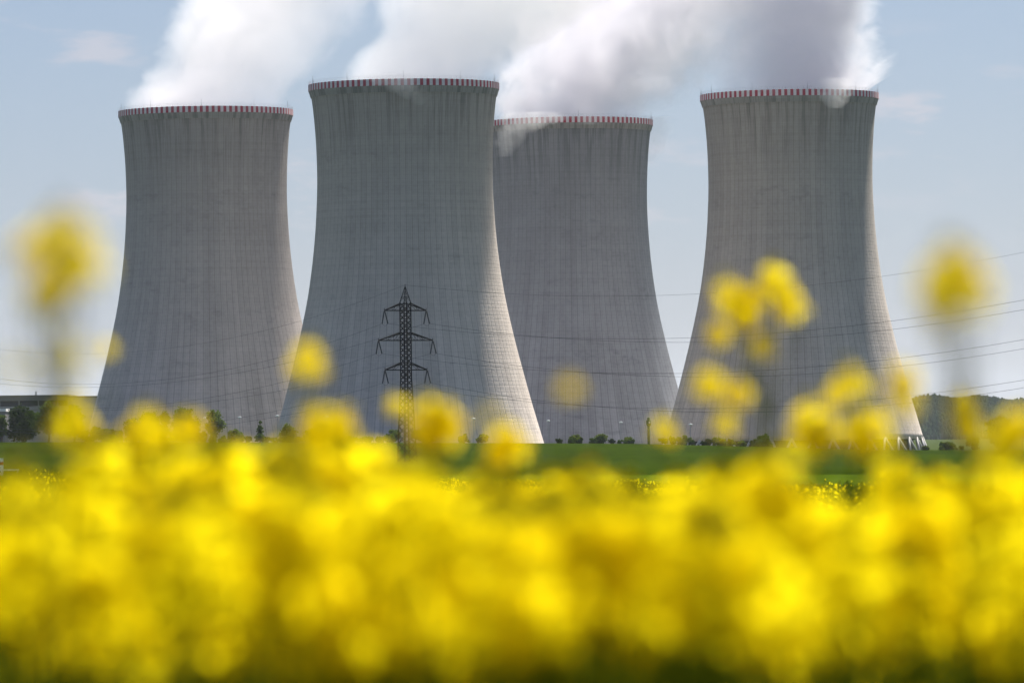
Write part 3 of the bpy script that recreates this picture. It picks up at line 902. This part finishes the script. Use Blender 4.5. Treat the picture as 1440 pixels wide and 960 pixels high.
o = link_mesh('hill', np_mesh('hill', Vh, np.stack([ii, ii + 1, ii + nc + 1, ii + nc], -1), t.mat, smooth=True))
set_tags(o, kind='structure')
r = np.random.default_rng(77)
NF = 15000
fx = r.uniform(250, 900, NF); fy = r.uniform(5420, 6600, NF)
from_ridge = np.interp(fx, hx, ridge); from_prof = np.interp(fy, hyy, prof_y)
fz = T(400, 6000) + 5 + from_ridge * from_prof - 6
hgt = r.uniform(5, 9, NF) * (1 + 0.25 * np.sin(fx * 0.11))
VV, QQ = [], []
k = 7
for i in range(4):
    pass
ang = np.linspace(0, 2 * PI, k, endpoint=False)
prof = [(0.30, 0.0), (1.0, 0.22), (0.85, 0.55), (0.45, 0.85), (0.05, 1.0)]
one = np.array([(rr * math.cos(a), rr * math.sin(a), zz) for rr, zz in prof for a in ang])
oq = np.array([(i * k + j, i * k + (j + 1) % k, (i + 1) * k + (j + 1) % k, (i + 1) * k + j) for i in range(len(prof) - 1) for j in range(k)])
wid = r.uniform(1.6, 3.0, NF)
jit = 1 + 0.25 * r.normal(size=(NF, len(one), 1))
VV = one[None] * np.stack([wid, wid, hgt], -1)[:, None, :] * np.concatenate([jit, jit, np.ones_like(jit)], -1) + np.stack([fx, fy, fz - 1], -1)[:, None, :]
QQ = (oq[None] + (np.arange(NF) * len(one))[:, None, None]).reshape(-1, 4)
o = link_mesh('forest', np_mesh('forest', VV.reshape(-1, 3), QQ, leaf_material('far_wood', (0.018, 0.040, 0.016), (0.040, 0.070, 0.026), 0.2, 0.02)))
set_tags(o, 'dark wood covering the hazy hill on the horizon', 'forest', kind='stuff')

# ------------------------------------------------------------------ rapeseed
def quad_petals(r, n_fl, rad, hgt, fs, two=True):
    """open four-petalled flowers set on a dome; returns verts, quads"""
    V, Q = [], []
    for i in range(n_fl):
        f = (i + 0.5) / n_fl
        a = i * 2.399963 + r.uniform(-0.3, 0.3)
        zz = hgt * (0.62 - 0.95 * f) + r.uniform(-0.006, 0.006)
        rr = rad * math.sqrt(0.12 + 0.88 * math.sin(min(1.0, 0.25 + f * 0.95) * PI / 2) ** 2) * r.uniform(0.75, 1.1)
        c = Vector((rr * math.cos(a), rr * math.sin(a), zz))
        nrm = (Vector((math.cos(a) * (0.35 + 0.7 * f), math.sin(a) * (0.35 + 0.7 * f), 0.9 - 0.7 * f)) + Vector(r.normal(size=3) * 0.25)).normalized()
        t1 = nrm.orthogonal().normalized(); t2 = nrm.cross(t1)
        ph = r.uniform(0, PI)
        s = fs * r.uniform(0.8, 1.15)
        for q in range(4):
            th = ph + q * PI / 2
            d = t1 * math.cos(th) + t2 * math.sin(th); e = nrm.cross(d)
            b = len(V)
            p0 = c + d * (0.08 * s)
            V += [p0 - e * 0.10 * s, p0 + e * 0.10 * s,
                  c + d * 0.55 * s - e * 0.40 * s + nrm * 0.14 * s, c + d * 0.55 * s + e * 0.40 * s + nrm * 0.14 * s,
                  c + d * 1.0 * s - e * 0.30 * s + nrm * 0.06 * s, c + d * 1.0 * s + e * 0.30 * s + nrm * 0.06 * s]
            Q += [(b, b + 1, b + 3, b + 2), (b + 2, b + 3, b + 5, b + 4)]
    return [tuple(v) for v in V], Q


def head_mesh(i, big=1.0):
    r = np.random.default_rng(300 + i)
    mb = MB()
    n = int(r.integers(22, 33))
    v, q = quad_petals(r, n, 0.026 * big, 0.050 * big, 0.0125)
    mb.add(v, q, 0)
    # buds on top
    for k in range(12):
        a = k * 2.4; rr = 0.010 * math.sqrt(k / 12) * big
        c = Vector((rr * math.cos(a), rr * math.sin(a), 0.034 * big + 0.006 * (1 - k / 12)))
        mb.tube([c, c + Vector((0, 0, 0.004)), c + Vector((0, 0, 0.009))], [0.0012, 0.0024, 0.0008], 5, 1)
    # flower stalks and the axis
    mb.tube([(0, 0, -0.06 * big), (0, 0, 0.03 * big)], [0.0022, 0.0016], 5, 2)
    for k in range(14):
        a = k * 2.4 + 0.5; zz = -0.03 * big + 0.055 * big * k / 14
        mb.bar((0, 0, zz), (0.022 * big * math.cos(a), 0.022 * big * math.sin(a), zz + 0.008), 0.0006, 0.0005, 3, 2)
    return mb.mesh('flower_head', [M_PETAL, M_BUD, M_STEM])


HEADS = [head_mesh(i, b) for i, b in enumerate((1.0, 1.15, 0.95, 1.1, 1.2, 0.9))]


def leaf_mesh(i):
    r = np.random.default_rng(500 + i)
    L = r.uniform(0.12, 0.19); W = L * r.uniform(0.16, 0.24)
    V, Q = [], []
    n = 6
    for k in range(n + 1):
        f = k / n
        w = W * (0.35 + 1.1 * math.sin(PI * min(1, f * 0.92 + 0.04)) ** 0.8) * (1 - 0.3 * f) * 0.7
        z = L * (0.75 * f - 0.85 * f * f)
        x = L * f * 0.9
        V += [(x, -w, z + 0.25 * w), (x, 0, z), (x, w, z + 0.25 * w)]
        if k < n:
            b = 3 * k
            Q += [(b, b + 1, b + 4, b + 3), (b + 1, b + 2, b + 5, b + 4)]
    mb = MB(); mb.add(V, Q); return mb.mesh('leaf', M_RLEAF, True)


LEAVES = [leaf_mesh(i) for i in range(3)]


def pods(mb, r, a, b, n=9):
    for k in range(n):
        f = 0.35 + 0.55 * k / n
        p = a.lerp(b, f); th = k * 2.4
        o = Vector((math.cos(th), math.sin(th), 0))
        mb.tube([p, p + o * 0.018 + Vector((0, 0, 0.006)), p + o * 0.045 + Vector((0, 0, 0.028))], [0.0006, 0.0017, 0.0006], 4)


def plant_parts(r, H, nb):
    """stem polyline with branches; returns (stem MB, head positions with tilt)"""
    mb = MB(); heads = []
    lean = Vector((r.normal() * 0.05, r.normal() * 0.05, 0)) * H
    def P(f): return Vector((lean.x * f * f, lean.y * f * f, H * f))
    mb.tube([P(f) for f in (-0.03, 0.25, 0.5, 0.75, 0.955)], [0.0075, 0.0065, 0.0052, 0.004, 0.0022], 6)
    heads.append((P(0.97), 0.0, 0.0))
    pods(mb, r, P(0.78), P(0.955))
    for k in range(nb):
        f = 0.50 + 0.30 * k / max(1, nb - 1)
        th = k * 2.4 + r.uniform(-0.4, 0.4)
        top = H * r.uniform(0.905, 0.975)
        out = r.uniform(0.07, 0.17)
        s = P(f); d = Vector((math.cos(th), math.sin(th), 0))
        e = Vector((s.x, s.y, 0)) + d * out + Vector((0, 0, top))
        mid = s.lerp(e, 0.5) + d * 0.03 - Vector((0, 0, 0.01))
        mb.tube([s, mid, e], [0.0035, 0.0028, 0.0018], 5)
        pods(mb, r, mid, e, 6)
        heads.append((e + Vector((0, 0, 0.03)), math.atan2(d.y, d.x), 0.12))
    return mb, heads


PROTOS = []
for i in range(7):
    r = np.random.default_rng(700 + i)
    root = empty('rapeseed_plant', (0, 0, -50))
    mb, heads = plant_parts(r, 1.3, 4)
    mb.build('stem', M_STEM, root)
    for j, (p, a, tl_) in enumerate(heads):
        h = link_mesh('flower_head', HEADS[(i + j) % len(HEADS)], root)
        h.location = p; h.rotation_euler = (r.normal() * 0.15, r.normal() * 0.15, r.uniform(0, 6.28))
        h.scale = [r.uniform(0.9, 1.25)] * 3
    for j in range(2):
        l = link_mesh('leaf', LEAVES[(i + j) % 3], root)
        l.location = (0, 0, 0.58 + 0.2 * j); l.rotation_euler = (0, r.normal() * 0.2, r.uniform(0, 6.28))
    PROTOS.append(root)

NB = len(PROTOS)
for i in range(4):                       # plants past their bloom: pods and leaves, a single late raceme at most
    r = np.random.default_rng(760 + i)
    root = empty('rapeseed_plant', (0, 0, -50))
    mb, heads = plant_parts(r, 1.3, 4)
    for (p, a, tl_) in heads:
        pods(mb, r, p - Vector((0, 0, 0.30)), p + Vector((0, 0, 0.02)), 22)
    mb.build('stem', M_STEM, root)
    h = link_mesh('flower_head', HEADS[5], root)
    p = heads[i % len(heads)][0]
    h.location = p; h.scale = [0.7] * 3
    for j in range(4):
        l = link_mesh('leaf', LEAVES[(i + j) % 3], root)
        l.location = (0, 0, 0.62 + 0.13 * j); l.rotation_euler = (0, r.normal() * 0.2, r.uniform(0, 6.28)); l.scale = [1 - 0.12 * j] * 3
    PROTOS.append(root)


def bloom_field(x, y):
    """how far the crop is in bloom at a spot, 0 to 1"""
    u = x / max(y, 1.0)
    n = mnoise.noise(Vector((x * 2.6, y * 0.55, 3.3))) + 0.6 * mnoise.noise(Vector((x * 6.0, y * 1.3, 9.1)))
    return 0.55 + 0.85 * n + float(BIAS(u))


def BIAS(u):
    """the crop flowers most along the middle of the field"""
    return 0.16 - 0.62 * np.clip(np.abs(u + 0.010) / 0.065 - 0.40, 0, 1)


PLANTS_LABEL = 'yellow flowering rapeseed plant lost in the blurred mass of bloom in front'
PLANTS_GROUP = 'rapeseed plants of the near field'
GREEN_LABEL = 'mostly green rapeseed plant making a dull olive patch among the blurred bloom in front'
# lower limit of the sky line of the dense bloom, photo pixels
SIL_X = [-80, 0, 90, 150, 230, 300, 350, 450, 490, 520, 560, 620, 700, 740, 790, 850, 900, 1000, 1060, 1120, 1180, 1250, 1310, 1370, 1440, 1520]
SIL_Y = [690, 690, 672, 668, 630, 616, 612, 622, 690, 722, 676, 654, 646, 674, 684, 656, 648, 642, 660, 680, 676, 698, 680, 654, 644, 656]
# how thick the stand is across the frame
DEN_X = [-110, 0, 130, 230, 320, 460, 500, 560, 640, 820, 930, 1020, 1080, 1160, 1260, 1330, 1440, 1550]
DEN_Y = [0.2, 0.2, 0.3, 0.8, 1.0, 0.95, 0.5, 0.7, 0.9, 0.9, 0.8, 0.65, 0.35, 0.3, 0.35, 0.6, 0.5, 0.3]


def sil(px): return float(np.interp(px, SIL_X, SIL_Y))


def place_mass(count):
    n = 0
    first = [True] * len(PROTOS)
    while n < count:
        hi = rng.random() < 0.42
        d = math.sqrt(rng.uniform(4.6 ** 2, 8.6 ** 2)) if hi else math.sqrt(rng.uniform(5.6 ** 2, 12.0 ** 2))
        px = rng.uniform(-90, 1530)
        if rng.random() > np.interp(px, DEN_X, DEN_Y) + 0.18: continue
        ys = sil(px)
        if hi: py = ys - 12 + abs(rng.normal()) * 48
        else: py = 612 + (0.30 + 0.115 * rng.normal()) / d * F
        py = max(py, ys - 12 + rng.uniform(0, 25))
        if py > 1005: continue
        p = at(px, py, d)
        z0 = T(p.x, p.y)
        s = (p.z - z0) / 1.335
        if s < 0.60 or s > 1.25: continue
        bl = bloom_field(p.x, d) + (0.25 if hi else -0.20)
        i = int(rng.integers(NB)) if rng.random() < bl else NB + int(rng.integers(4))
        if i >= NB and hi: continue
        o = PROTOS[i] if first[i] else copy_tree(PROTOS[i])
        first[i] = False
        o.location = (p.x, p.y, z0); o.scale = (s, s, s); o.rotation_euler = (rng.normal() * 0.03, rng.normal() * 0.03, rng.uniform(0, 6.28))
        set_tags(o, PLANTS_LABEL if i < NB else GREEN_LABEL, 'rapeseed plant', PLANTS_GROUP if i < NB else 'green rapeseed plants of the near field')
        n += 1


def hero(lab, d, heads, size=1.0):
    """a tall plant; heads = (px, py, scale) of each raceme"""
    r = np.random.default_rng(int(heads[0][0] * 7 + heads[0][1]))
    pts = [at(px, py, d + r.uniform(-0.06, 0.06)) for px, py, _ in heads]
    mx = sum(p.x for p in pts) / len(pts) + r.uniform(-0.05, 0.05); my = d + r.uniform(-0.03, 0.03)
    z0 = T(mx, my)
    root = empty('rapeseed_plant', (mx, my, z0))
    set_tags(root, lab, 'rapeseed plant', PLANTS_GROUP)
    O = Vector((mx, my, z0))
    loc = [p - O for p in pts]
    order = sorted(range(len(loc)), key=lambda i: -loc[i].z)
    main = loc[order[0]]
    mb = MB()
    def P(f): return Vector((main.x * f ** 3, main.y * f ** 3, main.z * f))
    mb.tube([P(f) for f in (-0.03, 0.3, 0.6, 0.85, 0.975)], [0.0045, 0.004, 0.003, 0.002, 0.0015], 6)
    for i in order[1:]:
        e = loc[i] - Vector((0, 0, 0.03))
        s = P(max(0.3, min(0.96, (e.z - 0.016 * d) / main.z)))
        mb.tube([s, s.lerp(e, 0.5) + Vector((0, 0, -0.02)), e], [0.0022, 0.0018, 0.0014], 5)
    mb.build('stem', M_STEM, root)
    for k, i in enumerate(order):
        h = link_mesh('flower_head', HEADS[(k + int(heads[0][0])) % len(HEADS)], root)
        h.location = loc[i]; h.rotation_euler = (r.normal() * 0.2, r.normal() * 0.2, r.uniform(0, 6.28))
        h.scale = [heads[i][2] * size * 0.8] * 3
    for j in range(2):
        l = link_mesh('leaf', LEAVES[j], root)
        l.location = P(0.45 + 0.13 * j); l.rotation_euler = (0, r.normal() * 0.2, r.uniform(0, 6.28))
    return root


hero('very soft tall rapeseed plant against the sky at far left with pale spread blooms', 4.2, [(36, 356, 0.5), (56, 338, 0.5), (86, 344, 0.75), (106, 366, 0.85), (113, 394, 0.45), (66, 412, 0.75), (60, 436, 0.4)])
hero('faint drooping rapeseed bloom against the pale sky over the long hall', 4.2, [(96, 500, 0.55), (20, 520, 0.35)])
hero('small orange yellow bud on the left edge of the leftmost tower', 7.0, [(150, 492, 0.55)], 0.8)
hero('single round bloom hanging in front of the gap between the two left towers', 7.2, [(433, 515, 1.0)], 0.9)
hero('rapeseed plant with a round bloom in front of the hall at left', 7.0, [(102, 594, 1.15), (85, 612, 0.7), (118, 612, 0.7)])
hero('two topped rapeseed plant under the leftmost tower', 7.4, [(205, 606, 1.0), (268, 606, 0.9), (232, 622, 0.9), (180, 618, 0.7)])
hero('rapeseed plant with a flat wide bloom left of the pylon', 7.0, [(452, 608, 1.1), (475, 606, 1.0), (463, 624, 0.9)])
hero('brightest square looking bloom just right of the pylon', 7.4, [(601, 598, 1.1), (627, 602, 1.1), (612, 612, 1.0)])
hero('faint orange bloom in front of the lower part of the pylon', 8.4, [(556, 572, 0.65)], 0.8)
hero('short bloom poking above the field edge right of the pylon', 7.5, [(716, 632, 1.1), (700, 642, 0.8)])
hero('tall rapeseed plant with a ring of blooms in front of the right end tower', 8.2, [(1026, 420, 1.0), (1048, 432, 1.05), (1088, 406, 1.2), (1112, 434, 0.95), (1046, 452, 0.75), (1010, 472, 0.75), (1072, 490, 0.85)])
hero('large soft bloom high against the sky at far right', 4.2, [(1338, 404, 0.95), (1350, 412, 0.8), (1308, 394, 0.35), (1374, 398, 0.4), (1346, 374, 0.4), (1324, 450, 0.45)])
hero('rapeseed plant with two blooms low before the left side of the right end tower', 7.4, [(1000, 545, 0.8), (1038, 555, 0.75), (1020, 600, 0.7)])
hero('faint dull bloom before the foot of the bluish tower', 5.4, [(800, 548, 0.4), (690, 590, 0.3)])
hero('pair of blooms at the sunlit edge of the right end tower', 7.2, [(1198, 543, 0.85), (1172, 560, 0.6)])
hero('thin yellow bloom on the right edge of the right end tower', 6.0, [(1268, 546, 0.8), (1272, 570, 0.6)])
hero('large bright bloom before the foot of the right end tower', 7.8, [(1144, 604, 1.25), (1150, 622, 1.0)])
hero('second large bloom right of the large bright one before the tower foot', 7.6, [(1206, 606, 1.0), (1228, 612, 0.95), (1216, 630, 1.0)])
hero('pointed olive yellow bloom in front of the hazy hill', 7.0, [(1354, 572, 0.7), (1360, 602, 0.9)])
hero('bloom half hiding the green column', 8.6, [(933, 609, 0.85)])
hero('low bloom at the right edge beside the lone dark tree', 6.2, [(1430, 612, 0.9), (1412, 635, 0.9)])
NHERO = 21
place_mass(300 - NHERO)


# ---- the rest of the field as one mass
def proto_arrays(seed, lod, green=False):
    """low detail plant as arrays: verts, quads, material index (0 petal, 1 stem, 2 leaf)"""
    r = np.random.default_rng(seed)
    V, Q, Mi = [], [], []
    def quad(a, b, c, d, mi):
        k = len(V); V.extend([a, b, c, d]); Q.append((k, k + 1, k + 2, k + 3)); Mi.append(mi)
    nh = [4, 3, 3][lod]; nq = [10, 6, 2][lod]; qs = [0.012, 0.018, 0.027][lod]
    H = 1.17
    if green: nq = 1 if lod < 2 else 0; H = 1.12
    for j in range(nh):
        a = r.uniform(0, 6.28); out = 0.0 if j == 0 else r.uniform(0.06, 0.20)
        c = np.array([out * math.cos(a), out * math.sin(a), H * (1.0 if j == 0 else r.uniform(0.82, 0.99))])
        s0 = np.array([c[0] * 0.2, c[1] * 0.2, c[2] * 0.55])
        w = 0.0035 if lod < 2 else 0.008
        e = np.array([w, 0, 0])
        quad(s0 - e, s0 + e, c + e * 0.7, c - e * 0.7, 1)
        if lod == 0:
            e = np.array([0, w, 0]); quad(s0 - e, s0 + e, c + e * 0.7, c - e * 0.7, 1)
        for k in range(nq):
            d = r.normal(size=3); d /= np.linalg.norm(d)
            p = c + d * np.array([0.027, 0.027, 0.034]) * r.uniform(0.5, 1.1)
            u = r.normal(size=3); u /= np.linalg.norm(u); v = np.cross(u, d); v /= np.linalg.norm(v) + 1e-6
            s = qs * r.uniform(0.7, 1.2)
            quad(p - u * s, p - v * s, p + u * s, p + v * s, 0)
    for k in range([22, 14, 6][lod] * (2 if green else 1)):          # upright pods and side shoots
        a = r.uniform(0, 6.28); rr = r.uniform(0.02, 0.18); zc = r.uniform(0.72, 1.10)
        b = np.array([rr * math.cos(a), rr * math.sin(a), zc]); t_ = np.array([-math.sin(a), math.cos(a), 0]) * [0.004, 0.008, 0.014][lod]
        d = np.array([math.cos(a) * 0.04, math.sin(a) * 0.04, 0.09])
        quad(b - t_, b + t_, b + d + t_ * 0.5, b + d - t_ * 0.5, 1)
    e = np.array([0.006, 0, 0]); z = np.array([0, 0, 1.0])
    quad(-e, e, e + z * 0.8, -e + z * 0.8, 1)
    for k in range([16, 12, 9][lod]):
        a = r.uniform(0, 6.28); zc = r.uniform(0.3, 1.08); L = r.uniform(0.10, 0.2) * (1 if zc < 0.8 else 0.6)
        d = np.array([math.cos(a), math.sin(a), r.uniform(-0.2, 0.5)]); t_ = np.array([-math.sin(a), math.cos(a), 0]) * L * 0.22
        b = np.array([0, 0, zc])
        quad(b, b + d * L * 0.5 - t_, b + d * L, b + d * L * 0.5 + t_, 2)
    return np.array(V), np.array(Q), np.array(Mi)


Vs, Qs, Ms = [], [], []
voff = 0


def scatter(y0, y1, dens, lod, hmul=1.0, margin=1.0, far=0.14):
    global voff
    area = 0
    n = int(dens * 0.5 * (far * (y0 + y1) + 2 * margin * 2) * (y1 - y0))
    y = np.sqrt(rng.uniform(y0 ** 2, y1 ** 2, n)) if y0 > 20 else rng.uniform(y0, y1, n)
    x = rng.uniform(-1, 1, n) * (0.5 * far * y * 1.6 + margin)
    keep = np.ones(n, bool)
    wedge = (np.abs(x) < 0.092 * y + 0.1) & (y < 12.0)      # single plants stand here; only low undergrowth joins the mass
    if y0 < 12.0: keep = ~(wedge & ((y < 6.0) | (rng.random(n) < 0.45)))
    # patchy stand
    x, y, wedge = x[keep], y[keep], wedge[keep]
    n = len(x)
    z = terrain(x, y)
    cl = np.array([mnoise.noise(Vector((a * 1.3, b * 0.35, 3.3))) + 0.5 * mnoise.noise(Vector((a * 3.1, b * 0.9, 9.1))) for a, b in zip(x, y)])
    s = np.clip(rng.normal(0.94, [0.045, 0.05, 0.07][lod], n) + 0.20 * cl, 0.66, [1.05, 1.06, 1.16][lod]) * hmul
    s = np.where(wedge, np.clip(s * 0.93, 0.7, 0.93), s)
    rot = rng.uniform(0, 6.28, n)
    bloom = np.clip([0.27, 0.17, 0.04][lod] + 0.85 * cl + BIAS(x / np.maximum(y, 1)), 0.03, 1)
    which = np.where(rng.random(n) < bloom, rng.integers(0, 4, n), rng.integers(4, 6, n))
    for w in range(6):
        m = which == w
        if not m.any(): continue
        Vp, Qp, Mp = proto_arrays(40 + w + 10 * lod, lod, w >= 4)
        c, sn = np.cos(rot[m]), np.sin(rot[m])
        X = (Vp[None, :, 0] * c[:, None] - Vp[None, :, 1] * sn[:, None]) * s[m][:, None] + x[m][:, None]
        Yv = (Vp[None, :, 0] * sn[:, None] + Vp[None, :, 1] * c[:, None]) * s[m][:, None] + y[m][:, None]
        Zv = Vp[None, :, 2] * s[m][:, None] + z[m][:, None]
        VV = np.stack([X, Yv, Zv], -1).reshape(-1, 3)
        k = int(m.sum())
        Vs.append(VV.astype(np.float32)); Qs.append(((Qp[None] + (np.arange(k) * len(Vp))[:, None, None]).reshape(-1, 4) + voff).astype(np.int32)); Ms.append(np.tile(Mp, k))
        voff += len(VV)


scatter(1.5, 12.0, 22, 0, margin=1.2)
scatter(12.0, 30.0, 20, 0, margin=1.2)
scatter(30.0, 90.0, 9, 1, margin=2)
scatter(90.0, 268.0, 3.2, 2, margin=5, far=0.13)
me = np_mesh('rapeseed_field', np.concatenate(Vs), np.concatenate(Qs), [M_PETAL, M_STEM, M_RLEAF], np.concatenate(Ms))
o = link_mesh('rapeseed_field', me)
set_tags(o, 'flowering rapeseed crop stretching back to the green field', 'rapeseed', kind='stuff')

# ------------------------------------------------------------------ air
bx = MB(); bx.box(-24000, 24000, -400, 32000, -60, 300)
t = NT('thin_haze')
pv = t.n('ShaderNodeVolumePrincipled')
pv.inputs['Color'].default_value = (0.80, 0.88, 1.0, 1)
pv.inputs['Density'].default_value = 1.5e-5
pv.inputs['Anisotropy'].default_value = 0.2
t.l(pv.outputs[0], t.out.inputs['Volume'])
o = bx.build('haze', t.mat)
set_tags(o, 'thin bluish summer haze over the fields', 'haze', kind='stuff')

# ------------------------------------------------------------------ light
AZ, EL = R(27), R(56)
sdir = Vector((math.sin(AZ) * math.cos(EL), math.cos(AZ) * math.cos(EL), math.sin(EL)))
sl = bpy.data.lights.new('sun', 'SUN'); sl.energy = 4.6; sl.angle = R(0.53); sl.color = (1.0, 0.94, 0.85)
so = bpy.data.objects.new('sun', sl); COL.objects.link(so)
so.rotation_euler = (-sdir).to_track_quat('-Z', 'Y').to_euler()
so.location = (0, -20, 60)
w = bpy.data.worlds.new('World'); scene.world = w; w.use_nodes = True
nt = w.node_tree; nt.nodes.clear()
wo = nt.nodes.new('ShaderNodeOutputWorld'); bg = nt.nodes.new('ShaderNodeBackground')
sky = nt.nodes.new('ShaderNodeTexSky'); sky.sky_type = 'NISHITA'; sky.sun_disc = False
sky.sun_elevation = EL; sky.sun_rotation = AZ
sky.altitude = 300; sky.air_density = 1.0; sky.dust_density = 0.6; sky.ozone_density = 1.0
# a thin veil of high cloud over the clear sky, and a few small fair weather clouds low down
bg.inputs['Strength'].default_value = 0.08


class WN(NT):
    def __init__(self): self.t = nt


q = WN()
gen = nt.nodes.new('ShaderNodeTexCoord').outputs['Generated']
veil = q.noise(gen, 3.0, 4, 0.5)
vc = q.mix(veil, (0.20, 0.50, 1.45), (0.76, 0.98, 1.82))
col = q.mix(0.76, sky.outputs[0], vc)
mp_ = nt.nodes.new('ShaderNodeMapping'); mp_.inputs['Scale'].default_value = (34, 34, 130); q.l(gen, mp_.inputs['Vector'])
cl = q.noise(mp_.outputs[0], 1.0, 5, 0.55)
mp2 = nt.nodes.new('ShaderNodeMapping'); mp2.inputs['Scale'].default_value = (9, 9, 30); mp2.inputs['Location'].default_value = (3.1, 0.4, 7.7); q.l(gen, mp2.inputs['Vector'])
cl2 = q.noise(mp2.outputs[0], 1.0, 2, 0.5)
cf = q.math('MULTIPLY', q.ramp(cl, 0.52, 0.68), q.math('MULTIPLY', q.ramp(cl2, 0.40, 0.60), 0.6))
col = q.mix(cf, col, (3.3, 3.1, 3.3))
nt.links.new(col, bg.inputs['Color']); nt.links.new(bg.outputs[0], wo.inputs['Surface'])

# ------------------------------------------------------------------ render settings
scene.view_settings.view_transform = 'Standard'
scene.view_settings.look = 'None'
scene.view_settings.exposure = 1.4
scene.view_settings.gamma = 1.0
scene.render.engine = 'CYCLES'
cy = scene.cycles
cy.use_denoising = True
cy.max_bounces = 24; cy.diffuse_bounces = 3; cy.glossy_bounces = 2; cy.transmission_bounces = 4; cy.volume_bounces = 20; cy.transparent_max_bounces = 8
cy.volume_step_rate = 0.25; cy.volume_max_steps = 400
cy.caustics_reflective = False; cy.caustics_refractive = False
